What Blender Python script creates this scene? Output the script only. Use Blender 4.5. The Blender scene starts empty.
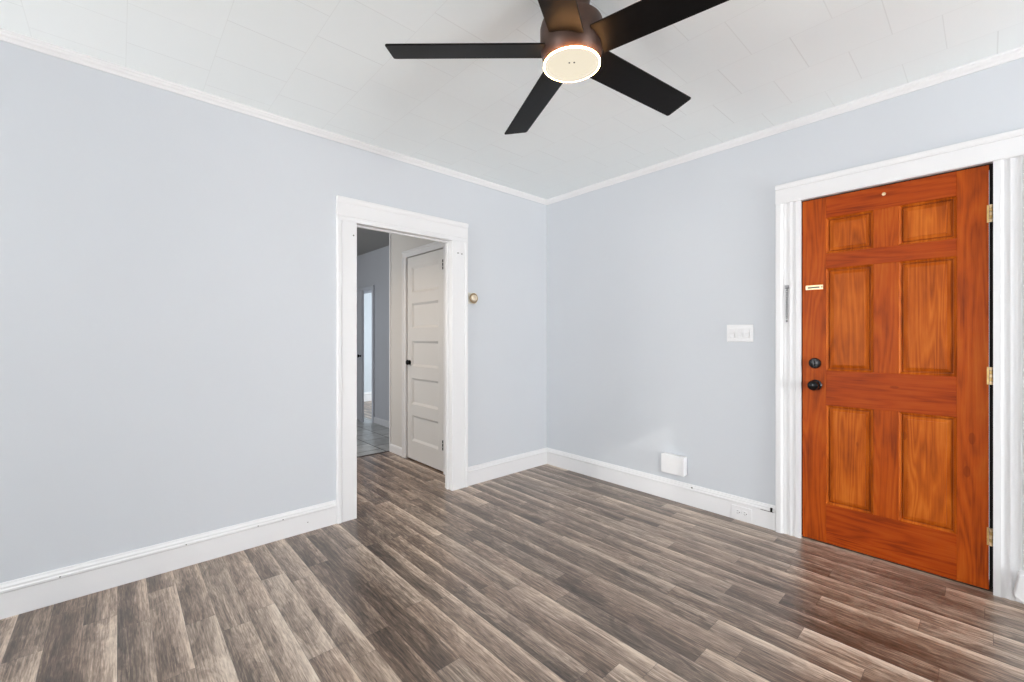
import bpy, bmesh, math, random
from mathutils import Vector, Matrix

# ------------------------------------------------------------------ camera, world, light, exposure
SC = bpy.context.scene
COL = SC.collection
PI = math.pi
random.seed(7)

F_PX, YAW, Y0 = 432.56, math.radians(137.703), 338.07
CAM = Vector((2.827, -3.021, 1.192))
cd = bpy.data.cameras.new('camera')
cam = bpy.data.objects.new('camera', cd)
COL.objects.link(cam)
cam.location = CAM
cam.rotation_euler = (PI / 2, 0, YAW - PI / 2)
cd.sensor_width = 36.0
cd.lens = 36.0 * F_PX / 1024.0
cd.shift_y = -(341.0 - Y0) / 1024.0
cd.clip_start = 0.02
SC.camera = cam

SC.view_settings.view_transform = 'Standard'
SC.view_settings.look = 'None'
SC.view_settings.gamma = 1.0
SC.view_settings.use_curve_mapping = False
SC.view_settings.exposure = 0.03

W = bpy.data.worlds.new('daylight')
SC.world = W
W.use_nodes = True
W.node_tree.nodes['Background'].inputs[0].default_value = (0.80, 0.90, 1.0, 1)
W.node_tree.nodes['Background'].inputs[1].default_value = 1.0


def area(name, loc, aim, sx, sy, power, color):
    d = bpy.data.lights.new(name, 'AREA')
    d.shape = 'RECTANGLE'; d.size = sx; d.size_y = sy
    d.energy = power; d.color = color
    o = bpy.data.objects.new(name, d); COL.objects.link(o)
    o.location = loc
    o.rotation_euler = (Vector(aim) - Vector(loc)).to_track_quat('-Z', 'Y').to_euler()
    return o


RX, RY, H = 4.2, -7.4, 2.5              # far sides of the room, ceiling height
AX, AYE = 8.0, -1.95                    # unseen bay added to even out the light: its end and its side
# daylight through the windows of the room (behind and beside the camera); lamps tilted up to brighten the ceiling
NEUTRAL = (1.0, 0.985, 0.97)
area('daylight_rear_window', (0.95, RY - 0.05, 1.02), (0.95, RY + 2, 5.0), 1.35, 1.2, 250, NEUTRAL)
area('daylight_rear_window', (3.05, RY - 0.05, 1.02), (3.05, RY + 2, 5.0), 1.35, 1.2, 15, NEUTRAL)
area('added_daylight_bay', (AX + 0.05, -0.97, 1.02), (AX - 2, -0.97, 3.0), 1.35, 1.2, 272, NEUTRAL)  # lamp at the window of the added bay
area('daylight_side_window', (RX + 0.05, -5.2, 1.02), (RX - 2, -5.2, 5.0), 1.5, 1.2, 6, NEUTRAL)
# kitchen and further room: lamps added at unseen openings to light them
area('added_daylight_kitchen', (-2.3, -3.44, 1.45), (-2.3, 0, 1.2), 1.0, 1.1, 36, (1.0, 0.98, 0.95))
area('added_daylight_further', (-3.4, 3.05, 1.4), (-4.4, 0, 1.0), 1.4, 1.3, 130, (0.92, 0.97, 1.0))
area('hall_lamp', (-0.75, -1.75, 2.40), (-0.75, -1.72, 0), 0.3, 0.3, 5.5, (1.0, 0.76, 0.54)).data.spread = math.radians(125)
# a glint of low sun that comes in through an unseen opening shaped for it and lands above the baseboard
gl = bpy.data.lights.new('sun_glint', 'SPOT')
gl.energy = 1300; gl.color = (1.0, 0.97, 0.92); gl.shadow_soft_size = 0.03
gl.spot_size = math.radians(9); gl.spot_blend = 0.1
glo = bpy.data.objects.new('sun_glint', gl); COL.objects.link(glo)
GD = Vector((-1.0, 0.83, -0.567))      # the way its light travels
glo.location = Vector((RX, -2.72, 2.02)) - GD * 6.0
glo.rotation_euler = GD.to_track_quat('-Z', 'Y').to_euler()

# ------------------------------------------------------------------ node helpers and materials


def hexlin(r, g, b):
    f = lambda c: (c / 255 / 12.92) if c / 255 <= 0.04045 else ((c / 255 + 0.055) / 1.055) ** 2.4
    return (f(r), f(g), f(b), 1)


class NT:
    def __init__(s, name):
        s.m = bpy.data.materials.new(name); s.m.use_nodes = True
        s.t = s.m.node_tree; s.n = s.t.nodes; s.b = s.n['Principled BSDF']
        s.tc = None

    def link(s, a, b): s.t.links.new(a, b)

    def val(s, sock, v):
        if hasattr(v, 'links') or hasattr(v, 'is_output'): s.link(v, sock)
        else: sock.default_value = v

    def math(s, op, a, b=0.0, c=0.0, clamp=False):
        n = s.n.new('ShaderNodeMath'); n.operation = op; n.use_clamp = clamp
        s.val(n.inputs[0], a); s.val(n.inputs[1], b); s.val(n.inputs[2], c)
        return n.outputs[0]

    def coord(s, kind='Object'):
        if s.tc is None: s.tc = s.n.new('ShaderNodeTexCoord')
        return s.tc.outputs[kind]

    def geo(s): return s.n.new('ShaderNodeNewGeometry').outputs['Position']

    def sep(s, v):
        n = s.n.new('ShaderNodeSeparateXYZ'); s.link(v, n.inputs[0]); return n.outputs

    def comb(s, x, y, z=0.0):
        n = s.n.new('ShaderNodeCombineXYZ')
        for i, q in enumerate((x, y, z)): s.val(n.inputs[i], q)
        return n.outputs[0]

    def noise(s, v, scale=5.0, detail=3.0, rough=0.55, dist=0.0):
        n = s.n.new('ShaderNodeTexNoise'); s.link(v, n.inputs['Vector'])
        n.inputs['Scale'].default_value = scale; n.inputs['Detail'].default_value = detail
        n.inputs['Roughness'].default_value = rough; n.inputs['Distortion'].default_value = dist
        return n.outputs['Fac']

    def white(s, v):
        n = s.n.new('ShaderNodeTexWhiteNoise'); n.noise_dimensions = '2D'; s.link(v, n.inputs['Vector'])
        return n.outputs['Value']

    def ramp(s, f, stops):
        n = s.n.new('ShaderNodeValToRGB'); s.link(f, n.inputs[0])
        e = n.color_ramp.elements
        while len(e) < len(stops): e.new(0.5)
        for i, (p, c) in enumerate(stops): e[i].position = p; e[i].color = c
        return n.outputs[0]

    def mix(s, f, a, b, mode='MIX'):
        n = s.n.new('ShaderNodeMix'); n.data_type = 'RGBA'; n.blend_type = mode
        s.val(n.inputs[0], f); s.val(n.inputs[6], a); s.val(n.inputs[7], b)
        return n.outputs[2]

    def bump(s, h, strength=0.2, dist=0.002):
        n = s.n.new('ShaderNodeBump'); n.inputs['Strength'].default_value = strength
        n.inputs['Distance'].default_value = dist
        s.link(h, n.inputs['Height']); s.link(n.outputs[0], s.b.inputs['Normal'])

    def set(s, color=None, rough=None, metal=None, spec=None):
        if color is not None: s.val(s.b.inputs['Base Color'], color)
        if rough is not None: s.val(s.b.inputs['Roughness'], rough)
        if metal is not None: s.val(s.b.inputs['Metallic'], metal)
        if spec is not None: s.val(s.b.inputs['Specular IOR Level'], spec)
        return s.m


def paint(name, c, rough=0.55, vary=0.03, bump=0.08, scale=60, spec=0.3):
    t = NT(name)
    g = t.geo()
    f = t.noise(g, 1.3, 3)
    d = tuple(q * (1 - vary) for q in c[:3]) + (1,)
    l = tuple(min(1, q * (1 + vary)) for q in c[:3]) + (1,)
    col = t.ramp(f, [(0.3, d), (0.7, l)])
    t.bump(t.noise(g, scale, 3), bump, 0.003)
    return t.set(col, rough, 0, spec)


def plain(name, c, rough=0.5, metal=0.0, spec=0.5, grain=0.04):
    t = NT(name)
    f = t.noise(t.geo(), 40, 2)
    d = tuple(q * (1 - grain) for q in c[:3]) + (1,)
    l = tuple(min(1, q * (1 + grain)) for q in c[:3]) + (1,)
    return t.set(t.ramp(f, [(0.3, d), (0.7, l)]), rough, metal, spec)


def glow(name, c, strength):
    t = NT(name)
    t.set((0.04, 0.04, 0.04, 1), 0.5, 0, 0.1)
    t.b.inputs['Emission Color'].default_value = c
    t.b.inputs['Emission Strength'].default_value = strength
    return t.m


def glass():
    t = NT('window_glass')
    tr = t.n.new('ShaderNodeBsdfTransparent'); gl_ = t.n.new('ShaderNodeBsdfGlossy')
    gl_.inputs['Roughness'].default_value = 0.02
    mx = t.n.new('ShaderNodeMixShader'); mx.inputs[0].default_value = 0.06
    t.link(tr.outputs[0], mx.inputs[1]); t.link(gl_.outputs[0], mx.inputs[2])
    t.link(mx.outputs[0], t.n['Material Output'].inputs['Surface'])
    return t.m


def plank_floor():
    t = NT('grey_brown_plank_flooring')
    P = t.sep(t.geo()); x, y = P[0], P[1]
    SW, SL = 0.1047, 0.71
    v = t.math('DIVIDE', t.math('ADD', y, 10 * SW - 0.012), SW)
    i = t.math('FLOOR', v); fy = t.math('FRACT', v)
    off = t.white(t.comb(i, 3.7))
    u = t.math('ADD', t.math('DIVIDE', x, SL), t.math('MULTIPLY', off, 7.0))
    j = t.math('FLOOR', u); fx = t.math('FRACT', u)
    r1 = t.white(t.comb(i, j)); r2 = t.white(t.comb(t.math('ADD', i, 31.3), j)); r3 = t.white(t.comb(i, t.math('ADD', j, 77.1)))
    # broad figure, long streaks, fine grain; every strip has its own piece of the pattern
    oy = t.math('MULTIPLY', r2, 40.0)
    broad = t.noise(t.comb(t.math('ADD', t.math('MULTIPLY', x, 2.2), oy), t.math('ADD', t.math('MULTIPLY', y, 9.0), oy), r3), 1.0, 6, 0.62, 0.9)
    streak = t.noise(t.comb(t.math('ADD', t.math('MULTIPLY', x, 3.0), oy), t.math('ADD', t.math('MULTIPLY', y, 85.0), oy), r3), 1.0, 5, 0.65, 0.5)
    fine = t.noise(t.comb(t.math('ADD', t.math('MULTIPLY', x, 16.0), oy), t.math('MULTIPLY', y, 220.0), r3), 1.0, 3, 0.6, 0.3)
    # printed shading of the strip: light along one long edge
    edge = t.math('POWER', fy, t.math('ADD', 1.0, t.math('MULTIPLY', r3, 2.5)))
    tone = t.math('MULTIPLY', r1, 0.30)
    tone = t.math('ADD', tone, t.math('MULTIPLY', edge, t.math('ADD', 0.12, t.math('MULTIPLY', r2, 0.42))))
    tone = t.math('ADD', tone, t.math('MULTIPLY', t.math('SUBTRACT', broad, 0.5), 1.0))
    tone = t.math('ADD', tone, t.math('MULTIPLY', t.math('SUBTRACT', streak, 0.5), 0.78))
    tone = t.math('ADD', tone, t.math('MULTIPLY', t.math('SUBTRACT', fine, 0.5), 0.9))
    rings = t.math('ABSOLUTE', t.math('SUBTRACT', t.math('FRACT', t.math('MULTIPLY', broad, 9.0)), 0.5))
    tone = t.math('ADD', tone, t.math('MULTIPLY', t.math('SUBTRACT', rings, 0.25), 0.22))
    pore = t.math('LESS_THAN', t.noise(t.comb(t.math('ADD', t.math('MULTIPLY', x, 9.0), oy), t.math('ADD', t.math('MULTIPLY', y, 190.0), oy), r3), 1.0, 2, 0.5, 0.2), 0.36)
    tone = t.math('SUBTRACT', tone, t.math('MULTIPLY', pore, 0.13))
    tone = t.math('ADD', tone, 0.18, clamp=True)
    col = t.ramp(tone, [(0.0, hexlin(58, 45, 37)), (0.28, hexlin(106, 90, 77)), (0.52, hexlin(156, 137, 121)), (0.78, hexlin(204, 186, 168)), (1.0, hexlin(228, 214, 197))])
    warm = t.mix(t.math('MULTIPLY', r3, 0.25), col, hexlin(150, 112, 88), 'SOFT_LIGHT')
    # seams
    ey = t.math('MINIMUM', fy, t.math('SUBTRACT', 1.0, fy))
    ex = t.math('MULTIPLY', t.math('MINIMUM', fx, t.math('SUBTRACT', 1.0, fx)), SL / SW)
    seam = t.math('LESS_THAN', t.math('MINIMUM', ey, ex), 0.009)
    col = t.mix(t.math('MULTIPLY', seam, 0.55), warm, hexlin(48, 38, 33))
    t.bump(t.math('SUBTRACT', t.math('MULTIPLY', fine, 0.3), seam), 0.12, 0.0015)
    rough = t.math('ADD', 0.24, t.math('MULTIPLY', streak, 0.14))
    return t.set(col, rough, 0, 1.0)


def tile_ceiling():
    t = NT('white_ceiling_tiles')
    P = t.sep(t.geo()); x, y = P[0], P[1]
    S = 0.305
    v = t.math('DIVIDE', t.math('ADD', y, 0.25 + 20 * S), S); i = t.math('FLOOR', v); fy = t.math('FRACT', v)
    odd = t.math('MODULO', i, 2.0)
    u = t.math('ADD', t.math('DIVIDE', t.math('ADD', x, 20 * S - 0.1125), S), t.math('MULTIPLY', odd, 0.5))
    j = t.math('FLOOR', u); fx = t.math('FRACT', u)
    r = t.white(t.comb(i, j))
    ex = t.math('MINIMUM', fx, t.math('SUBTRACT', 1.0, fx)); ey = t.math('MINIMUM', fy, t.math('SUBTRACT', 1.0, fy))
    # the groove beside each tile opens by a different amount
    gx = t.math('LESS_THAN', ex, 0.0075); gy = t.math('LESS_THAN', ey, 0.0055)
    g = t.math('MAXIMUM', t.math('MULTIPLY', gx, t.math('ADD', 0.25, t.math('MULTIPLY', r, 0.75))), t.math('MULTIPLY', gy, 0.45))
    base = t.mix(t.math('MULTIPLY', r, 0.5), hexlin(249, 254, 255), hexlin(246, 252, 253))
    col = t.mix(t.math('MULTIPLY', g, 0.17), base, hexlin(120, 118, 115))
    tiny = t.noise(t.geo(), 120, 2)
    hgt = t.math('ADD', t.math('SUBTRACT', t.math('MULTIPLY', tiny, 0.25), g), t.math('MULTIPLY', r, 0.3))
    t.bump(hgt, 0.12, 0.002)
    return t.set(col, 0.6, 0, 0.25)


def slate_tiles():
    t = NT('grey_slate_floor_tiles')
    P = t.sep(t.geo()); x, y = P[0], P[1]
    S = 0.305
    v = t.math('DIVIDE', t.math('ADD', y, 10 * S + 0.02), S); i = t.math('FLOOR', v); fy = t.math('FRACT', v)
    u = t.math('ADD', t.math('DIVIDE', t.math('ADD', x, 20 * S + 0.05), S), t.math('MULTIPLY', t.math('MODULO', i, 2.0), 0.5))
    j = t.math('FLOOR', u); fx = t.math('FRACT', u)
    r = t.white(t.comb(i, j))
    ex = t.math('MINIMUM', fx, t.math('SUBTRACT', 1.0, fx)); ey = t.math('MINIMUM', fy, t.math('SUBTRACT', 1.0, fy))
    g = t.math('LESS_THAN', t.math('MINIMUM', ex, ey), 0.02)
    n = t.noise(t.geo(), 9, 5, 0.6, 0.6)
    f = t.math('ADD', t.math('MULTIPLY', n, 0.8), t.math('MULTIPLY', r, 0.3))
    base = t.ramp(f, [(0.2, hexlin(122, 125, 126)), (0.6, hexlin(172, 176, 177)), (0.9, hexlin(200, 202, 202))])
    col = t.mix(g, base, hexlin(60, 60, 60))
    t.bump(t.math('SUBTRACT', n, g), 0.2, 0.003)
    return t.set(col, 0.32, 0, 0.5)


def wood(name, dark, mid, light, axis):
    """Stained pine: rings and long grain along the given axis (0 = x, 2 = z)."""
    t = NT(name)
    oi = t.n.new('ShaderNodeObjectInfo').outputs['Random']
    P = t.sep(t.geo())
    a, c = (P[2], P[0]) if axis == 2 else (P[0], P[2])
    o = t.math('MULTIPLY', oi, 60.0)
    ring = t.noise(t.comb(t.math('ADD', t.math('MULTIPLY', a, 0.75), o), t.math('ADD', t.math('MULTIPLY', c, 10.0), o), o), 1.0, 2, 0.45, 0.35)
    bands = t.math('FRACT', t.math('MULTIPLY', ring, 13.0))
    bands = t.math('ABSOLUTE', t.math('SUBTRACT', bands, 0.5))
    grain = t.noise(t.comb(t.math('ADD', t.math('MULTIPLY', a, 7.0), o), t.math('ADD', t.math('MULTIPLY', c, 190.0), o), o), 1.0, 4, 0.6, 0.2)
    patch = t.noise(t.comb(t.math('ADD', t.math('MULTIPLY', a, 3.0), o), t.math('ADD', t.math('MULTIPLY', c, 8.0), o), 2.0), 1.0, 3)
    knot = t.n.new('ShaderNodeTexVoronoi'); knot.inputs['Scale'].default_value = 1.0
    t.link(t.comb(t.math('ADD', t.math('MULTIPLY', a, 2.6), o), t.math('ADD', t.math('MULTIPLY', c, 6.5), o), o), knot.inputs['Vector'])
    kn = t.math('LESS_THAN', knot.outputs['Distance'], 0.075)
    f = t.math('ADD', t.math('MULTIPLY', bands, 0.55), t.math('MULTIPLY', grain, 0.55))
    f = t.math('ADD', f, t.math('MULTIPLY', t.math('SUBTRACT', patch, 0.5), 0.9))
    f = t.math('ADD', f, 0.08, clamp=True)
    col = t.ramp(f, [(0.08, dark), (0.5, mid), (0.92, light)])
    col = t.mix(t.math('MULTIPLY', kn, 0.45), col, dark)
    t.bump(grain, 0.05, 0.001)
    return t.set(col, 0.45, 0, 0.14)


M = {}
M['wall'] = paint('pale_blue_grey_wall_paint', hexlin(209, 213, 218), 0.6, 0.012, 0.07, 55)
M['hall'] = paint('hall_wall_paint', hexlin(216, 213, 209), 0.6, 0.015, 0.07, 55)
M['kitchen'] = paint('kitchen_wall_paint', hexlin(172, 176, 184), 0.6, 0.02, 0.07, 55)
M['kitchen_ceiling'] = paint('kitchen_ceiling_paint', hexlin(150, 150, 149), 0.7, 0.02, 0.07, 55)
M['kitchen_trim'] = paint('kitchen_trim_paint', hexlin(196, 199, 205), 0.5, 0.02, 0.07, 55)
M['further'] = paint('further_room_paint', hexlin(208, 216, 222), 0.6, 0.01, 0.05, 55)
M['trim'] = paint('white_trim_paint', hexlin(234, 234, 235), 0.38, 0.012, 0.05, 35, 0.4)
M['white_door'] = paint('white_door_paint', hexlin(228, 227, 225), 0.42, 0.012, 0.05, 35, 0.4)
M['ceiling'] = tile_ceiling()
M['floor'] = plank_floor()
M['tile'] = slate_tiles()
M['plastic'] = plain('white_plastic', hexlin(234, 234, 235), 0.32, 0, 0.5, 0.01)
M['gap'] = plain('dark_gap', hexlin(30, 26, 24), 0.8, 0, 0.1)
M['slot'] = plain('dark_slots', hexlin(96, 92, 92), 0.6, 0, 0.3)
M['stile'] = wood('orange_stained_pine_upright', hexlin(112, 42, 6), hexlin(174, 73, 8), hexlin(190, 96, 24), 2)
M['rail'] = wood('orange_stained_pine_crosswise', hexlin(106, 36, 5), hexlin(166, 64, 6), hexlin(180, 85, 20), 0)
M['panel'] = wood('orange_stained_pine_panel', hexlin(126, 52, 8), hexlin(184, 88, 17), hexlin(212, 119, 38), 2)
M['bronze'] = plain('brushed_bronze', hexlin(74, 54, 45), 0.45, 0.45, 0.5, 0.12)
M['blade'] = plain('black_brown_blade', hexlin(16, 15, 15), 0.45, 0, 0.12, 0.15)
M['black'] = plain('black_metal', hexlin(26, 26, 28), 0.22, 0.6, 0.6)
M['dull_black'] = plain('dark_hinge_metal', hexlin(22, 21, 21), 0.6, 0.0, 0.2)
M['brass'] = plain('aged_brass', hexlin(190, 160, 105), 0.32, 0.85, 0.5, 0.15)
M['pale_brass'] = plain('pale_brass', hexlin(214, 190, 150), 0.3, 0.8, 0.5, 0.15)
M['steel'] = plain('grey_steel', hexlin(120, 120, 122), 0.35, 0.9, 0.5)
M['nail'] = plain('filled_nail_hole', hexlin(140, 138, 134), 0.6, 0, 0.3)
M['beige'] = plain('beige_thermostat_cover', hexlin(222, 220, 210), 0.45, 0, 0.4)
M['gold_ring'] = plain('dull_gold_ring', hexlin(168, 148, 118), 0.35, 0.5, 0.5)
M['ivory'] = plain('ivory_dial', hexlin(214, 200, 178), 0.4, 0.1, 0.5)
M['lamp'] = glow('lit_lamp_diffuser', (0.86, 0.77, 0.60, 1), 1.0)
M['lamp_rim'] = glow('lit_lamp_rim', (1.0, 0.50, 0.20, 1), 80.0)
M['outdoors'] = plain('pale_siding', hexlin(180, 180, 176), 0.7)
M['glass'] = glass()

# ------------------------------------------------------------------ mesh helpers
ORIGIN = {}


class MB:
    def __init__(s): s.bm = bmesh.new()

    def box(s, x0, x1, y0, y1, z0, z1):
        v = [s.bm.verts.new((x, y, z)) for x in (x0, x1) for y in (y0, y1) for z in (z0, z1)]
        for f in ((0, 1, 3, 2), (4, 6, 7, 5), (0, 4, 5, 1), (2, 3, 7, 6), (0, 2, 6, 4), (1, 5, 7, 3)):
            s.bm.faces.new([v[k] for k in f])
        return s

    def sweep(s, prof, fn, ts):
        """Closed outline prof (a, b) carried along ts: fn(a, b, t) gives the point."""
        rings = [[s.bm.verts.new(fn(a, b, t)) for a, b in prof] for t in ts]
        n = len(prof)
        for r0, r1 in zip(rings, rings[1:]):
            for k in range(n): s.bm.faces.new((r0[k], r0[(k + 1) % n], r1[(k + 1) % n], r1[k]))
        s.bm.faces.new(rings[0][::-1]); s.bm.faces.new(rings[-1])
        return s

    def lathe(s, prof, seg=48, mat=Matrix(), caps=True):
        """Outline (radius, height) turned about z, then moved by mat."""
        rings = []
        for r, z in prof:
            if r < 1e-6: rings.append([s.bm.verts.new(mat @ Vector((0, 0, z)))])
            else: rings.append([s.bm.verts.new(mat @ Vector((r * math.cos(2 * PI * k / seg), r * math.sin(2 * PI * k / seg), z))) for k in range(seg)])
        for a, b in zip(rings, rings[1:]):
            for k in range(seg):
                q = [a[k % len(a)], a[(k + 1) % len(a)], b[(k + 1) % len(b)], b[k % len(b)]]
                q = list(dict.fromkeys(q))
                if len(q) > 2: s.bm.faces.new(q)
        for ring, flip in ((rings[0], 1), (rings[-1], 0)) if caps else ():
            if len(ring) > 2: s.bm.faces.new(ring[::-1] if flip else ring)
        return s

    def torus(s, R, r, mat, seg=14, sub=8, squash=1.0):
        g = [[s.bm.verts.new(mat @ Vector(((R + r * math.cos(b)) * math.cos(a), (R + r * math.cos(b)) * math.sin(a) * squash, r * math.sin(b))))
              for b in [2 * PI * q / sub for q in range(sub)]] for a in [2 * PI * k / seg for k in range(seg)]]
        for k in range(seg):
            for q in range(sub):
                s.bm.faces.new((g[k][q], g[(k + 1) % seg][q], g[(k + 1) % seg][(q + 1) % sub], g[k][(q + 1) % sub]))
        return s

    def build(s, name, mat, parent=None, origin=None, bevel=0.0, smooth=False, seg=2):
        bmesh.ops.recalc_face_normals(s.bm, faces=s.bm.faces)
        po = ORIGIN.get(parent, Vector()) if parent is not None else Vector()
        if origin is None:
            origin = po if parent is not None else Vector()
        origin = Vector(origin)
        for v in s.bm.verts: v.co -= origin
        me = bpy.data.meshes.new(name); s.bm.to_mesh(me); s.bm.free()
        me.materials.append(M[mat])
        if smooth:
            for f in me.polygons: f.use_smooth = True
            me.set_sharp_from_angle(angle=math.radians(35))
        o = bpy.data.objects.new(name, me); COL.objects.link(o)
        if parent is not None:
            o.parent = parent
            o.location = origin - po
        else:
            o.location = origin
        ORIGIN[o] = origin
        if bevel:
            b = o.modifiers.new('soft_edges', 'BEVEL'); b.width = bevel; b.segments = seg
            b.limit_method = 'ANGLE'; b.angle_limit = math.radians(40)
            b.harden_normals = False
        return o


def tag(o, label=None, cat=None, group=None, kind=None):
    if label: o['label'] = label
    if cat: o['category'] = cat
    if group: o['group'] = group
    if kind: o['kind'] = kind
    return o


def empty(name, loc, label, cat, kind=None, group=None):
    o = bpy.data.objects.new(name, None); COL.objects.link(o)
    o.location = loc; o.empty_display_size = 0.1
    ORIGIN[o] = Vector(loc)
    return tag(o, label, cat, group, kind)


def struct(o, label, cat): return tag(o, label, cat, kind='structure')


def wall_x(x0, x1, ya, yb, z1, holes):
    """Wall slab between x0 and x1 running along y, with rectangular holes (y0, y1, z0, z1)."""
    mb = MB(); cuts = sorted({ya, yb} | {h[0] for h in holes} | {h[1] for h in holes})
    for a, b in zip(cuts, cuts[1:]):
        hs = sorted([h for h in holes if h[0] <= a + 1e-6 and h[1] >= b - 1e-6], key=lambda h: h[2]); z = 0
        for h in hs:
            if h[2] > z + 1e-6: mb.box(x0, x1, a, b, z, h[2])
            z = h[3]
        if z < z1: mb.box(x0, x1, a, b, z, z1)
    bmesh.ops.remove_doubles(mb.bm, verts=mb.bm.verts, dist=1e-5)
    return mb


def wall_y(y0, y1, xa, xb, z1, holes):
    mb = wall_x(y0, y1, xa, xb, z1, holes)
    for v in mb.bm.verts: v.co = Vector((v.co.y, v.co.x, v.co.z))
    return mb


# ------------------------------------------------------------------ setting: shell
LT = 0.08                              # thickness of the doorway wall
DY0, DY1, DZ = -1.853, -1.097, 1.953   # doorway opening in the left wall
FX0, FX1, FZ = 2.075, 2.849, 2.012     # front door opening in the right wall
KX = -1.41                             # where the hall ends and the kitchen tiles begin
AY = -0.90                             # face of the hall wall with the white closet door
BY = -0.35                             # face of the kitchen's far wall

fl = MB().box(KX, AX, RY, 0.16, -0.05, 0.0)
struct(fl.build('floor', 'floor'), 'grey brown wood plank floor running into the doorway', 'floor')
struct(MB().box(-5.2, KX, -3.5, BY + 0.06, -0.05, 0.0).build('floor_kitchen', 'tile'), 'grey slate tile floor seen through the doorway', 'floor')
struct(MB().box(-5.2, -1.2, BY + 0.06, 3.2, -0.05, 0.0).build('floor_further_room', 'floor'), 'sliver of wood floor in the furthest room', 'floor')
struct(MB().box(-LT, RX + 0.12, RY - 0.12, 0.16, H, H + 0.06).box(RX + 0.12, AX + 0.12, AYE - 0.12, 0.16, H, H + 0.06).build('ceiling', 'ceiling'), 'white ceiling of staggered square tiles', 'ceiling')
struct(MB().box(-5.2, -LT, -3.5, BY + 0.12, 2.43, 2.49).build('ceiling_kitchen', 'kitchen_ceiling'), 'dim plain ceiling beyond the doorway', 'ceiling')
struct(MB().box(-5.2, -1.2, BY + 0.12, 3.2, 2.43, 2.49).build('ceiling_further_room', 'kitchen_ceiling'), 'plain ceiling of the furthest room', 'ceiling')

struct(wall_x(-LT, 0, RY - 0.12, 0.16, H, [(DY0 - 0.012, DY1 + 0.012, 0, DZ + 0.012)]).build('wall_left', 'wall'),
       'pale blue grey wall with the white framed doorway', 'wall')
struct(wall_y(0, 0.14, 0, AX + 0.12, H, [(FX0 - 0.012, FX1 + 0.012, 0, FZ + 0.012)]).build('wall_right', 'wall'),
       'pale blue grey wall with the orange wooden door', 'wall')
WR = ((0.20, 1.70, 0.30, 1.80), (2.30, 3.80, 0.30, 1.80))        # rear window holes x0 x1 z0 z1
WS = ((-6.0, -4.4, 0.30, 1.80),)         # side window hole y0 y1 z0 z1
WB = (-1.72, -0.22, 0.30, 1.80)        # bay window hole
WN = (-2.984, -2.532, 1.80, 2.222)       # unseen opening, shaped to cut the glint to its patch
struct(wall_y(RY - 0.12, RY, 0, RX + 0.12, H, WR).build('wall_rear', 'wall'), 'pale blue grey wall behind the camera', 'wall')
struct(wall_x(RX, RX + 0.12, RY, AYE, H, WS + (WN,)).build('wall_side', 'wall'), 'pale blue grey window wall beside the camera', 'wall')
struct(wall_y(AYE - 0.12, AYE, RX + 0.12, AX + 0.12, H, []).build('wall_added_bay_side', 'wall'), 'pale blue grey side wall of the added unseen bay', 'wall')
struct(wall_x(AX, AX + 0.12, AYE, 0, H, (WB,)).build('wall_added_bay_end', 'wall'), 'pale blue grey window wall at the end of the added unseen bay', 'wall')
# hall, kitchen and the room beyond
struct(wall_y(AY, AY + 0.10, KX, -LT, 2.43, [(-1.058, -0.388, 0, 1.992)]).build('wall_hall', 'hall'), 'warm white hall wall with the white closet door', 'wall')
struct(wall_y(AY + 0.5, AY + 0.54, KX + 0.1, -LT, 2.43, []).build('wall_closet', 'hall'), 'back of the closet behind the white door', 'wall')
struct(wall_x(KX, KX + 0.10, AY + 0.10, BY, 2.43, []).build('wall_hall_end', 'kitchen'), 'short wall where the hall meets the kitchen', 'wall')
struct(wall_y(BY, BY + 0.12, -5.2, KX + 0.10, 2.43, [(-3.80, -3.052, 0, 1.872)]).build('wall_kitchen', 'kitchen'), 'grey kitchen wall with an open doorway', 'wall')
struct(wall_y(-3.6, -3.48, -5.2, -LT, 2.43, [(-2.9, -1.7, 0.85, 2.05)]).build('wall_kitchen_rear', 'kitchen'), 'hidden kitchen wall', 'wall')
struct(wall_x(-5.2, -5.06, -3.5, 3.2, 2.43, []).build('wall_far', 'further'), 'bright pale wall of the furthest room', 'wall')
struct(wall_y(3.1, 3.2, -5.06, -1.2, 2.43, [(-4.1, -2.6, 0.7, 2.1)]).build('wall_further_rear', 'further'), 'hidden end wall of the furthest room', 'wall')
struct(wall_x(-1.3, -1.2, BY + 0.12, 3.1, 2.43, []).build('wall_further_side', 'further'), 'hidden side wall of the furthest room', 'wall')


def window(n, axis, pos, a0, a1, z0, z1, label):
    """Sash window: frame, meeting rail and pane; axis 'x' = in a wall of constant x."""
    loc = (pos, (a0 + a1) / 2, z0) if axis == 'x' else ((a0 + a1) / 2, pos, z0)
    r = empty('window_%d' % n, loc, label, 'window', 'structure')

    def bx(mb, u0, u1, d0, d1, c0, c1):
        if axis == 'x': mb.box(pos + d0, pos + d1, u0, u1, c0, c1)
        else: mb.box(u0, u1, pos + d0, pos + d1, c0, c1)
    f = MB(); w = 0.035
    bx(f, a0, a0 + w, -0.03, 0.03, z0, z1); bx(f, a1 - w, a1, -0.03, 0.03, z0, z1)
    bx(f, a0 + w, a1 - w, -0.03, 0.03, z0, z0 + w); bx(f, a0 + w, a1 - w, -0.03, 0.03, z1 - w, z1)
    f.build('window_frame', 'trim', r, bevel=0.003)
    s = MB(); zm = (z0 + z1) / 2
    if a1 - a0 > 0.5: bx(s, a0 + w, a1 - w, -0.022, 0.022, zm - 0.02, zm + 0.02); s.build('meeting_rail', 'trim', r, bevel=0.002)
    g = MB(); bx(g, a0 + w, a1 - w, -0.003, 0.003, z0 + w, z1 - w); g.build('pane', 'glass', r)


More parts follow.
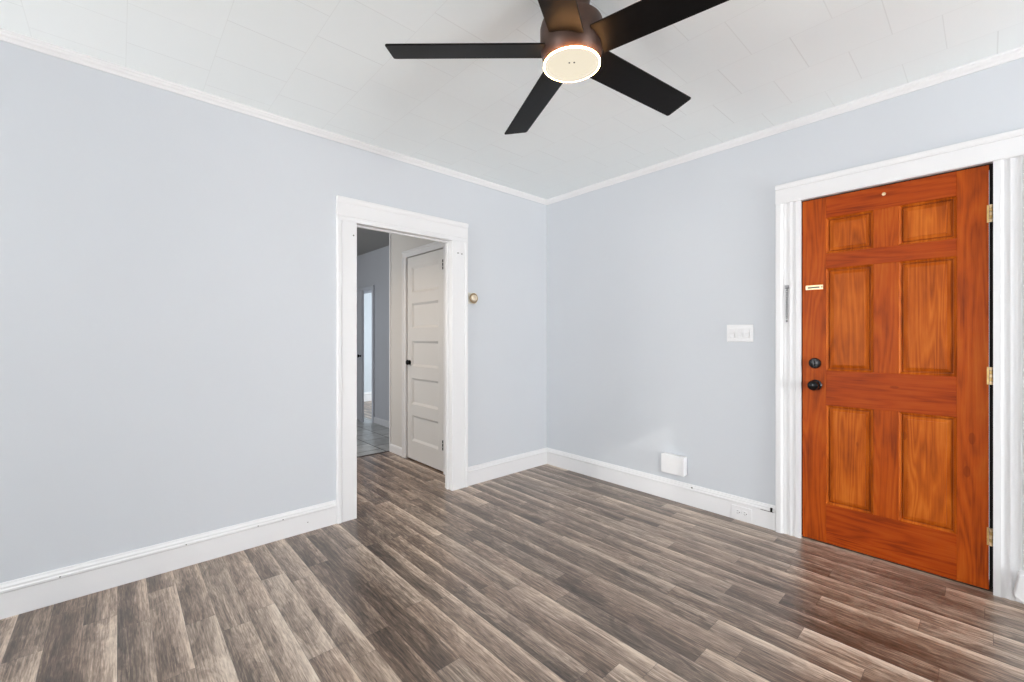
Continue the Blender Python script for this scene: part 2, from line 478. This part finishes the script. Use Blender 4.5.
for n, w in enumerate(WR): window(1 + n, 'y', RY - 0.06, *w, 'wide sash window behind the camera')
for n, w in enumerate(WS): window(3 + n, 'x', RX + 0.06, *w, 'wide sash window beside the camera')
window(4, 'x', AX + 0.06, *WB, 'wide sash window at the end of the added unseen bay')

# ------------------------------------------------------------------ baseboards and crown
BASE = [(0, 0), (0.016, 0), (0.016, 0.108), (0.0205, 0.112), (0.0205, 0.121), (0.0165, 0.126), (0.0165, 0.134), (0.011, 0.142), (0.0085, 0.150), (0, 0.150)]
CROWN = [(0, 2.459), (0.0065, 2.459), (0.008, 2.466), (0.012, 2.472), (0.019, 2.478), (0.0225, 2.486), (0.027, 2.489), (0.027, H), (0, H)]


def along_y(name, prof, y0, y1, mat='trim', x=0.0, sgn=1):
    return MB().sweep(prof, lambda a, b, t: Vector((x + sgn * a, t, b)), [y0, y1]).build(name, mat, bevel=0.0008, seg=1)


def along_x(name, prof, x0, x1, mat='trim', y=0.0, sgn=-1):
    return MB().sweep(prof, lambda a, b, t: Vector((t, y + sgn * a, b)), [x0, x1]).build(name, mat, bevel=0.0008, seg=1)


struct(along_y('baseboard_left', BASE, RY, -1.985), 'tall white baseboard left of the doorway', 'baseboard')
struct(along_y('baseboard_left_corner', BASE, -0.944, -0.0005), 'short white baseboard between the doorway and the corner', 'baseboard')
bb = struct(along_x('baseboard_right', BASE, 0.0005, 1.943), 'white baseboard under the light switch wall', 'baseboard')
struct(along_x('baseboard_right_bay', BASE, 2.990, AX), 'white baseboard beyond the hinge side of the orange door', 'baseboard')
struct(along_x('baseboard_rear', BASE, 0.021, RX, y=RY, sgn=1), 'white baseboard behind the camera', 'baseboard')
struct(along_y('trim_1', CROWN, RY, 0), 'white crown moulding on the doorway wall', 'moulding')
struct(along_x('trim_2', CROWN, 0, AX), 'white crown moulding on the orange door wall', 'moulding')
struct(along_x('trim_3', CROWN, 0.028, RX, y=RY, sgn=1), 'white crown moulding behind the camera', 'moulding')
# chips of missing paint on the right baseboard
MB().box(1.917, 1.929, -0.0230, -0.0010, 0.112, 0.136).build('paint_chip', 'gap', bb, bevel=0.002)
MB().box(1.862, 1.935, -0.0214, -0.016, 0.1085, 0.1125).build('paint_chip', 'slot', bb, bevel=0.001)
MB().lathe([(0, 0), (0.006, 0.001), (0.004, 0.004), (0, 0.005)], 10, Matrix.Translation((1.42, -0.0195, 0.133)) @ Matrix.Rotation(PI / 2, 4, 'X')).build('nail_head', 'slot', bb)
bl = [o for o in COL.objects if o.name == 'baseboard_left'][0]
for (yy, zz) in ((-3.215, 0.118), (-2.76, 0.117), (-2.43, 0.117), (-2.30, 0.117), (-2.16, 0.060)):
    MB().lathe([(0, 0), (0.0035, 0.0006), (0, 0.001)], 8, Matrix.Translation((0.0203 if zz > 0.1 else 0.016, yy, zz)) @ Matrix.Rotation(PI / 2, 4, 'Y')).build('nail_hole', 'nail', bl)

# ------------------------------------------------------------------ doorway casing (left wall)
TT = 0.02
tr = empty('trim_4', (0, (DY0 + DY1) / 2, 0), 'white casing around the open doorway', 'door casing', 'structure')


def casing_prof(w):      # across the board (0 = inner edge) and out from the wall
    return [(0, 0), (0, TT - 0.004), (0.004, TT), (w - 0.034, TT), (w - 0.031, TT - 0.003), (w - 0.028, TT), (w - 0.022, TT + 0.006), (w - 0.006, TT + 0.006), (w, TT + 0.001), (w, 0)]


cl, cr = 0.131, 0.152
MB().sweep(casing_prof(cl), lambda a, b, t: Vector((b, DY0 - a, t)), [0, DZ]).build('side_casing', 'trim', tr)
MB().sweep(casing_prof(cr), lambda a, b, t: Vector((b, DY1 + a, t)), [0, DZ]).build('side_casing', 'trim', tr)
hd = [(0, 0), (0, TT + 0.004), (0.012, TT + 0.004), (0.016, TT), (0.028, TT), (0.031, TT - 0.003), (0.034, TT), (0.118, TT), (0.124, TT + 0.004), (0.140, TT + 0.008), (0.152, TT + 0.008), (0.156, TT + 0.002), (0.156, 0)]
MB().sweep(hd, lambda a, b, t: Vector((b, t, DZ + a)), [DY0 - cl, DY1 + cr]).build('head_casing', 'trim', tr)
MB().box(-LT, 0.001, DY0 - 0.012, DY0, 0, DZ + 0.012).build('jamb', 'trim', tr, bevel=0.001)
MB().box(-LT, 0.001, DY1, DY1 + 0.012, 0, DZ + 0.012).build('jamb', 'trim', tr, bevel=0.001)
MB().box(-LT, 0.001, DY0, DY1, DZ, DZ + 0.012).build('head_jamb', 'trim', tr, bevel=0.001)
MB().box(-0.055, -0.030, DY1 - 0.010, DY1, 0, DZ - 0.01).build('door_stop', 'trim', tr, bevel=0.001)
MB().box(-0.055, -0.030, DY0, DY1, DZ - 0.010, DZ).build('door_stop', 'trim', tr, bevel=0.001)
for yy, zz in ((-1.877, 1.867), (-1.043, 1.862), (-1.006, 1.859)):
    MB().lathe([(0, 0), (0.0055, 0.001), (0.004, 0.005), (0, 0.006)], 12, Matrix.Translation((TT, yy, zz)) @ Matrix.Rotation(PI / 2, 4, 'Y')).build('screw_hook', 'nail', tr)

# ------------------------------------------------------------------ front door casing (right wall)
tc = empty('trim_5', ((FX0 + FX1) / 2, 0, 0), 'white fluted casing around the orange wooden door', 'door casing', 'structure')
fw = 0.132
def lofted(w):
    p = [(0, 0), (0, TT)]
    # from the door outwards: flat edge, two flutes, raised back band
    for c0, c1 in ((0.024, 0.052), (0.056, 0.084)):
        n = 6
        p += [(c0 + (c1 - c0) * k / n, TT - 0.006 * math.sin(PI * k / n)) for k in range(n + 1)]
    p += [(w - 0.046, TT), (w - 0.043, TT - 0.003), (w - 0.040, TT + 0.002), (w - 0.030, TT + 0.010), (w - 0.006, TT + 0.010), (w, TT + 0.004), (w, 0)]
    return p


MB().sweep(lofted(fw), lambda a, b, t: Vector((FX0 + 0.004 - a, -b, t)), [0, FZ]).build('side_casing', 'trim', tc)
MB().sweep(lofted(fw), lambda a, b, t: Vector((FX1 - 0.004 + a, -b, t)), [0, FZ]).build('side_casing', 'trim', tc)
hd2 = [(0, 0), (0, TT + 0.002), (0.004, TT + 0.005), (0.084, TT + 0.005), (0.087, TT + 0.002), (0.092, TT + 0.008), (0.104, TT + 0.012), (0.116, TT + 0.012), (0.120, TT + 0.004), (0.120, 0)]
MB().sweep(hd2, lambda a, b, t: Vector((t, -b, FZ + a)), [FX0 + 0.004 - fw, FX1 - 0.004 + fw]).build('head_casing', 'trim', tc)
MB().box(FX0 - 0.012, FX0, -0.001, 0.14, 0, FZ + 0.012).build('jamb', 'trim', tc)
MB().box(FX1, FX1 + 0.012, -0.001, 0.14, 0, FZ + 0.012).build('jamb', 'trim', tc)
MB().box(FX0, FX1, -0.001, 0.14, FZ, FZ + 0.012).build('head_jamb', 'trim', tc)
MB().box(FX0, FX1, 0.046, 0.09, 0, 0.014).build('threshold', 'slot', tc, bevel=0.003)
ws = MB(); ws.box(FX0, 2.083, 0.010, 0.044, 0.012, FZ); ws.box(2.833, FX1, 0.010, 0.044, 0.012, FZ); ws.box(2.083, 2.833, 0.010, 0.044, 2.006, FZ)
ws.build('gap_shade_strip', 'gap', tc)  # dark filler: the shade in the gap around the door, put in as colour
st = MB(); st.box(FX0, FX0 + 0.014, 0.046, 0.07, 0.014, FZ); st.box(FX1 - 0.014, FX1, 0.046, 0.07, 0.014, FZ); st.box(FX0 + 0.014, FX1 - 0.014, 0.046, 0.07, FZ - 0.014, FZ)
st.build('gap_shade_stop', 'gap', tc)  # dark backing added behind the door so the gap looks shaded
MB().box(FX0 - 0.0005, FX0 + 0.003, -0.003, 0.02, 0.86, 0.95).build('strike_plate', 'black', tc)

# ------------------------------------------------------------------ the orange six panel front door
d1 = empty('door_1', ((FX0 + FX1) / 2, 0.0, 0.008), 'orange stained six panel wooden front door, closed', 'door', 'structure')
xa, xb, xc, xd, xe, xf = 2.084, 2.200, 2.411, 2.514, 2.726, 2.832
z = [0.010, 0.236, 0.806, 1.005, 1.592, 1.679, 1.885, 2.005]
YF, YB = 0.0, 0.042


def part(name, mat, x0, x1, z0, z1, b=0.0012): return MB().box(x0, x1, YF, YB, z0, z1).build(name, mat, d1, bevel=b, seg=1)


part('stile', 'stile', xa, xb, z[0], z[7]); part('stile', 'stile', xe, xf, z[0], z[7])
for k in (0, 2, 4, 6): part('rail', 'rail', xb, xe, z[k], z[k + 1])
for k in (1, 3, 5): part('mullion', 'stile', xc, xd, z[k], z[k + 1])
RINGS = [(0.0, 0.0), (0.002, 0.004), (0.007, 0.008), (0.0105, 0.010), (0.0115, 0.022), (0.0155, 0.022), (0.0175, 0.0135), (0.034, 0.0075), (0.0345, 0.0035), (0.037, 0.003)]
for x0, x1 in ((xb, xc), (xd, xe)):
    for k in (1, 3, 5):
        mb = MB(); rr = []
        for ins, dep in RINGS:
            rr.append([mb.bm.verts.new((x, YF + dep, zz)) for x, zz in ((x0 + ins, z[k] + ins), (x1 - ins, z[k] + ins), (x1 - ins, z[k + 1] - ins), (x0 + ins, z[k + 1] - ins))])
        for a, b in zip(rr, rr[1:]):
            for q in range(4): mb.bm.faces.new((a[q], a[(q + 1) % 4], b[(q + 1) % 4], b[q]))
        mb.bm.faces.new(rr[-1])
        bk = [mb.bm.verts.new((x, YB - 0.006, zz)) for x, zz in ((x0, z[k]), (x1, z[k]), (x1, z[k + 1]), (x0, z[k + 1]))]
        for q in range(4): mb.bm.faces.new((bk[q], bk[(q + 1) % 4], rr[0][(q + 1) % 4], rr[0][q]))
        mb.bm.faces.new(bk[::-1])
        mb.build('panel', 'panel', d1)
# hardware
def rotx(x, y, zz): return Matrix.Translation((x, y, zz)) @ Matrix.Rotation(PI / 2, 4, 'X')     # local +z points into the room (-y)


kn = MB().lathe([(0.0, 0), (0.031, 0), (0.031, 0.004), (0.026, 0.009), (0.013, 0.011), (0.0115, 0.030), (0.018, 0.036), (0.0265, 0.044), (0.029, 0.054), (0.026, 0.064), (0.017, 0.070), (0, 0.072)], 32, rotx(2.150, 0.0, 0.918))
kn.build('door_knob', 'black', d1, smooth=True)
db = MB().lathe([(0, 0), (0.031, 0), (0.031, 0.008), (0.027, 0.016), (0.016, 0.018), (0, 0.018)], 32, rotx(2.147, 0.0, 1.045)).build('deadbolt', 'black', d1, smooth=True)
MB().box(2.1435, 2.1505, -0.034, -0.017, 1.030, 1.060).build('thumb_turn', 'black', db, bevel=0.002)
lk = MB(); lk.box(2.101, 2.186, -0.004, 0.0, 1.476, 1.502)
lk = lk.build('chain_track', 'pale_brass', d1, bevel=0.001)
MB().box(2.106, 2.176, -0.0065, -0.003, 1.496, 1.502).build('track_lip', 'pale_brass', lk, bevel=0.001)
MB().box(2.106, 2.176, -0.0065, -0.003, 1.476, 1.481).build('track_lip', 'pale_brass', lk, bevel=0.001)
MB().box(2.112, 2.170, -0.0048, -0.0035, 1.484, 1.493).build('track_slot', 'slot', lk)
MB().lathe([(0, 0), (0.004, 0), (0.004, 0.003), (0, 0.004)], 12, rotx(2.180, -0.004, 1.489)).build('screw', 'slot', lk)
MB().lathe([(0, 0), (0.0085, 0), (0.0085, 0.002), (0.005, 0.0035), (0, 0.0025)], 20, rotx(2.455, 0.0, 1.961)).build('peephole', 'pale_brass', d1, smooth=True)
for zc in (1.775, 1.015, 0.262):
    h = MB(); h.box(2.825, 2.8325, -0.0015, 0.002, zc - 0.041, zc + 0.041)
    h = h.build('hinge', 'brass', d1)
    for q in range(5):
        MB().lathe([(0, 0), (0.0058, 0.0005), (0.0058, 0.0150), (0, 0.0155)], 14, Matrix.Translation((2.8385, -0.0065, zc - 0.041 + q * 0.0166))).build('knuckle', 'brass' if q % 2 else 'pale_brass', h, smooth=True)

# ------------------------------------------------------------------ white five panel closet door in the hall
d2 = empty('door_2', (-0.72, AY, 0.008), 'white five panel closet door in the hall beyond the doorway', 'door', 'structure')
dx0, dx1 = -1.053, -0.395
px0, px1 = -0.968, -0.492
rz = [0.010, 0.190, 0.440, 0.547, 0.802, 0.918, 1.164, 1.291, 1.531, 1.634, 1.884, 1.984]
b2 = 0.0015
for a, b in ((dx0, px0), (px1, dx1)): MB().box(a, b, AY + 0.004, AY + 0.040, rz[0], rz[-1]).build('stile', 'white_door', d2, bevel=b2)
for k in range(0, 12, 2): MB().box(px0, px1, AY + 0.004, AY + 0.040, rz[k], rz[k + 1]).build('rail', 'white_door', d2, bevel=b2)
for k in range(1, 11, 2):
    mb = MB(); rr = []
    for ins, dep in ((0, 0.004), (0.003, 0.006), (0.018, 0.017), (0.021, 0.0185)):
        rr.append([mb.bm.verts.new((x, AY + dep, zz)) for x, zz in ((px0 + ins, rz[k] + ins), (px1 - ins, rz[k] + ins), (px1 - ins, rz[k + 1] - ins), (px0 + ins, rz[k + 1] - ins))])
    for a, b in zip(rr, rr[1:]):
        for q in range(4): mb.bm.faces.new((a[q], a[(q + 1) % 4], b[(q + 1) % 4], b[q]))
    mb.bm.faces.new(rr[-1])
    bk = [mb.bm.verts.new((x, AY + 0.034, zz)) for x, zz in ((px0, rz[k]), (px1, rz[k]), (px1, rz[k + 1]), (px0, rz[k + 1]))]
    for q in range(4): mb.bm.faces.new((bk[q], bk[(q + 1) % 4], rr[0][(q + 1) % 4], rr[0][q]))
    mb.bm.faces.new(bk[::-1])
    mb.build('panel', 'white_door', d2)
MB().lathe([(0, 0), (0.024, 0), (0.023, 0.005), (0.010, 0.007), (0.010, 0.013), (0.024, 0.018), (0.026, 0.026), (0.020, 0.032), (0, 0.034)], 28, rotx(-1.008, AY + 0.004, 0.952)).build('door_knob', 'black', d2, smooth=True)
for zc in (1.842, 0.250):
    hb = MB().box(-0.402, -0.393, AY + 0.0015, AY + 0.006, zc - 0.045, zc + 0.045).build('hinge', 'dull_black', d2)
    for q in range(3):
        MB().lathe([(0, 0), (0.011, 0.001), (0.011, 0.024), (0, 0.025)], 12, Matrix.Translation((-0.394, AY - 0.006, zc - 0.045 + q * 0.031))).build('knuckle', 'dull_black', hb, smooth=True)
t6 = empty('trim_6', (-0.72, AY, 0), 'white casing around the hall closet door', 'door casing', 'structure')
cp = [(0, 0), (0, 0.014), (0.004, 0.016), (0.040, 0.016), (0.046, 0.022), (0.062, 0.022), (0.066, 0.018), (0.066, 0)]
MB().sweep(cp, lambda a, b, t: Vector((-1.056 - a, AY - b, t)), [0, 1.990]).build('side_casing', 'trim', t6)
MB().sweep(cp, lambda a, b, t: Vector((-0.384 + a, AY - b, t)), [0, 1.990]).build('side_casing', 'trim', t6)
MB().sweep(cp, lambda a, b, t: Vector((t, AY - b, 1.990 + a)), [-1.122, -0.318]).build('head_casing', 'trim', t6)
jm = MB(); jm.box(-1.062, -1.056, AY, AY + 0.10, 0, 1.992); jm.box(-0.390, -0.384, AY, AY + 0.10, 0, 1.992); jm.build('jamb', 'trim', t6)
SB = [(0, 0), (0.014, 0), (0.014, 0.070), (0.010, 0.078), (0.006, 0.084), (0, 0.084)]
struct(along_x('baseboard_hall', SB, KX, -1.1225, y=AY), 'low white baseboard on the hall wall', 'baseboard')
struct(MB().box(KX - 0.010, KX + 0.016, AY - 0.010, AY + 0.012, 0, 2.43).build('trim_7', 'trim', bevel=0.003), 'white corner strip at the end of the hall wall', 'moulding')
struct(MB().box(KX - 0.014, KX + 0.014, -3.4, AY - 0.016, 0, 0.004).build('trim_8', 'slot', bevel=0.001), 'dark strip where planks meet slate tiles', 'threshold')

# ------------------------------------------------------------------ kitchen wall opening with its part open door
struct(along_x('baseboard_kitchen', SB, -2.992, KX, 'kitchen_trim', y=BY), 'low pale baseboard on the grey kitchen wall', 'baseboard')
t9 = empty('trim_9', (-3.42, BY, 0), 'grey white casing around the far kitchen doorway', 'door casing', 'structure')
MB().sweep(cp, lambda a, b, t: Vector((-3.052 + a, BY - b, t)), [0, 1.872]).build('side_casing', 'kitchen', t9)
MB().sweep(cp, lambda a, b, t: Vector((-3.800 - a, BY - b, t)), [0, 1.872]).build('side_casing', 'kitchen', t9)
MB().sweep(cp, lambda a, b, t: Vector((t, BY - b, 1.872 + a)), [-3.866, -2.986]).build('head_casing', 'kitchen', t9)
d3 = empty('door_3', (-3.795, BY + 0.02, 0.01), 'door standing part open in the far kitchen doorway', 'door', 'structure')
fo = MB().box(0, 0.738, 0, 0.035, 0, 1.85).build('leaf', 'kitchen', d3, origin=(0, 0, 0), bevel=0.002)
fo.location = (0, 0, 0); ORIGIN[fo] = Vector((0, 0, 0))
k3 = MB().lathe([(0, 0), (0.02, 0), (0.012, 0.008), (0.010, 0.02), (0.024, 0.032), (0.024, 0.044), (0, 0.052)], 20, Matrix.Translation((0.690, 0.0, 0.93)) @ Matrix.Rotation(PI / 2, 4, 'X'))
k3 = k3.build('door_knob', 'black', fo, smooth=True)
d3.rotation_euler = (0, 0, math.radians(-13.5))
struct(along_y('baseboard_far', [(a * 0.9, b * 1.15) for a, b in BASE], BY + 0.13, 3.1, x=-5.06), 'tall white baseboard in the furthest room', 'baseboard')

# ------------------------------------------------------------------ ceiling fan with light
FC = Vector((1.785, -1.772, 0)); ZB = 2.263
fan = empty('ceiling_fan', (FC.x, FC.y, H), 'dark five blade ceiling fan with a lit round lamp', 'ceiling fan')
FM = Matrix.Translation((FC.x, FC.y, 0))
MB().lathe([(0.0, 2.362), (0.055, 2.364), (0.060, 2.40), (0.072, 2.47), (0.075, H), (0, H)], 48, FM).build('canopy', 'bronze', fan, smooth=True)
hs = MB().lathe([(0.0934, 2.2106), (0.0945, 2.2110), (0.0985, 2.216), (0.1080, 2.234), (0.1145, 2.258), (0.1170, 2.282), (0.1175, 2.340), (0.113, 2.356), (0.100, 2.366), (0.0, 2.368), (0.0, 2.300), (0.0934, 2.300), (0.0934, 2.2106)], 64, FM, False)
hs.build('housing', 'bronze', fan, smooth=True)
lampk = MB().lathe([(0.1009, 2.2060), (0.1044, 2.2062), (0.1051, 2.2072), (0.1051, 2.2092), (0.1044, 2.2102), (0.1009, 2.2104), (0.1009, 2.2060)], 64, FM, False)
lk_ = lampk.build('lamp_rim', 'lamp_rim', fan, smooth=True)
df = MB().lathe([(0.0000, 2.2185), (0.0917, 2.2185), (0.0931, 2.2065), (0.0940, 2.2058), (0.1007, 2.2058), (0.1007, 2.2102), (0.0932, 2.2102), (0.0930, 2.2250), (0.0000, 2.2250)], 64, FM)
df = df.build('diffuser', 'lamp', fan)
for sx in (-0.009, 0.009):
    MB().lathe([(0, 2.2190), (0.0032, 2.2190), (0.0032, 2.2170), (0, 2.2165)], 12, Matrix.Translation((FC.x + sx * 0.74, FC.y + sx * 0.67, 0))).build('screw', 'slot', df)
bl0 = None
for k in range(5):
    th = -2.318 - k * 2 * PI / 5
    if bl0 is None:
        mb = MB(); R0, R1, hw, hh = 0.104, 0.681, 0.0634, 0.003
        out = [(R0, -hw), (R1 - 0.006, -hw), (R1, -hw + 0.006), (R1, hw - 0.006), (R1 - 0.006, hw), (R0, hw)]
        mb.sweep(out, lambda a, b, t: Vector((a, b, t)), [-hh, hh])
        b0 = mb.build('blade', 'blade', fan, origin=(0, 0, 0), bevel=0.0012)
        bl0 = b = b0
        ORIGIN[b0] = Vector()
        br0 = MB().box(0.070, 0.185, -0.017, 0.017, 0.0032, 0.0075).build('blade_bracket', 'bronze', b0, origin=(0, 0, 0), bevel=0.001)
    else:
        b = bl0.copy(); COL.objects.link(b); b.parent = fan
        br = br0.copy(); COL.objects.link(br); br.parent = b
    b.location = (0, 0, ZB - H)
    b.rotation_mode = 'XYZ'
    b.rotation_euler = (Matrix.Rotation(th, 4, 'Z') @ Matrix.Rotation(-0.2373, 4, 'X')).to_euler()

# ------------------------------------------------------------------ things on the walls
# triple rocker switch
sw = empty('light_switch', (1.733, 0, 1.224), 'white three rocker light switch plate beside the front door', 'light switch')
MB().box(1.651, 1.815, -0.006, 0, 1.168, 1.280).build('cover_plate', 'plastic', sw, bevel=0.003)
for k in range(3):
    xm = 1.733 + (k - 1) * 0.046
    MB().box(xm - 0.0165, xm + 0.0165, -0.0075, -0.005, 1.190, 1.258).build('rocker_frame', 'plastic', sw, bevel=0.001)
    rk = MB(); pr = [(-0.0070, 1.194), (-0.0150, 1.1945), (-0.0080, 1.224), (-0.0095, 1.2535), (-0.0070, 1.254)]
    rk.sweep(pr, lambda a, b, t: Vector((t, a, b)), [xm - 0.0140, xm + 0.0140]); rk.build('rocker', 'plastic', sw, bevel=0.0006)
# small white box low on the wall
bx = empty('junction_box', (1.292, 0, 0.274), 'small white box fixed low on the right wall above the baseboard', 'junction box')
MB().box(1.207, 1.377, -0.050, 0, 0.209, 0.341).build('box_body', 'plastic', bx, bevel=0.004)
MB().box(1.204, 1.380, -0.056, -0.047, 0.206, 0.344).build('box_lid', 'plastic', bx, bevel=0.004)
# outlet let into the baseboard
ot = empty('wall_outlet', (1.749, -0.016, 0.053), 'white double wall outlet set sideways in the baseboard', 'outlet')
MB().box(1.688, 1.811, -0.0215, -0.0155, 0.014, 0.093).build('cover_plate', 'plastic', ot, bevel=0.0015)
for xm in (1.7275, 1.7705):
    s = MB().box(xm - 0.015, xm + 0.015, -0.0225, -0.0200, 0.036, 0.071).build('socket', 'plastic', ot, bevel=0.0015)
    MB().box(xm - 0.006, xm + 0.003, -0.0230, -0.0222, 0.060, 0.0625).build('slot', 'slot', s)
    MB().box(xm - 0.006, xm + 0.003, -0.0230, -0.0222, 0.0455, 0.048).build('slot', 'slot', s)
    MB().lathe([(0, 0), (0.003, 0), (0.003, 0.0008), (0, 0.0008)], 10, rotx(xm + 0.010, -0.0222, 0.0535)).build('ground_hole', 'slot', s)
MB().lathe([(0, 0), (0.0028, 0), (0.002, 0.001), (0, 0.001)], 10, rotx(1.749, -0.0205, 0.0535)).build('screw', 'steel', ot)
# round thermostat
th_ = empty('thermostat', (0, -0.893, 1.515), 'round beige dial thermostat on the wall right of the doorway', 'thermostat')
def roty(x, y, zz): return Matrix.Translation((x, y, zz)) @ Matrix.Rotation(PI / 2, 4, 'Y')      # local +z points into the room (+x)


MB().box(0, 0.005, -0.938, -0.846, 1.469, 1.561).build('wall_plate', 'beige', th_, bevel=0.004)
MB().lathe([(0, 0.005), (0.043, 0.005), (0.043, 0.018), (0.040, 0.024), (0, 0.024)], 40, roty(0, -0.893, 1.515)).build('dial_base', 'beige', th_, smooth=True)
MB().lathe([(0.028, 0.022), (0.041, 0.022), (0.0415, 0.030), (0.037, 0.034), (0.029, 0.030), (0.028, 0.022)], 40, roty(0, -0.893, 1.515), False).build('dial_ring', 'gold_ring', th_, smooth=True)
MB().lathe([(0, 0.023), (0.029, 0.023), (0.027, 0.036), (0.018, 0.040), (0, 0.041)], 40, roty(0, -0.893, 1.515)).build('dial_cap', 'ivory', th_, smooth=True)
# security chain hanging on the casing
ch = empty('door_chain', (2.009, -TT, 1.503), 'short steel security chain hanging on the fluted casing', 'door chain')
MB().box(1.999, 2.019, -TT - 0.004, -TT + 0.004, 1.492, 1.512).build('anchor_plate', 'steel', ch, bevel=0.002)
lk0 = None
for k in range(13):
    zc = 1.488 - k * 0.0142
    if k == 0:
        lk0 = q = MB().torus(0.0058, 0.0014, Matrix.Rotation(PI / 2, 4, 'X') @ Matrix.Scale(1.0, 4), 14, 6, 1.45).build('link', 'steel', ch, origin=(0, 0, 0), smooth=True)
    else:
        q = lk0.copy(); COL.objects.link(q); q.parent = ch
    q.location = (0, -0.0045, zc - 1.503)
    q.rotation_euler = (0, 0, math.radians(35 if k % 2 else -35))
MB().lathe([(0, 0), (0.005, 0.001), (0.005, 0.012), (0.0025, 0.014), (0, 0.014)], 12, Matrix.Translation((2.009, -TT - 0.0050, 1.288))).build('slide_bolt', 'steel', ch, smooth=True)
# white plastic cover at the right edge, low on the casing
wc = MB()
q = [(2.905, 0.046), (2.919, 0.142), (2.926, 0.150), (2.985, 0.150), (2.985, 0.020), (2.945, 0.018)]
wc.sweep(q, lambda a, b, t: Vector((a, t, b)), [-TT - 0.062, -TT + 0.0])
tag(wc.build('cable_cover', 'plastic', bevel=0.005), 'white plastic cover low on the casing at the hinge side', 'cable cover')
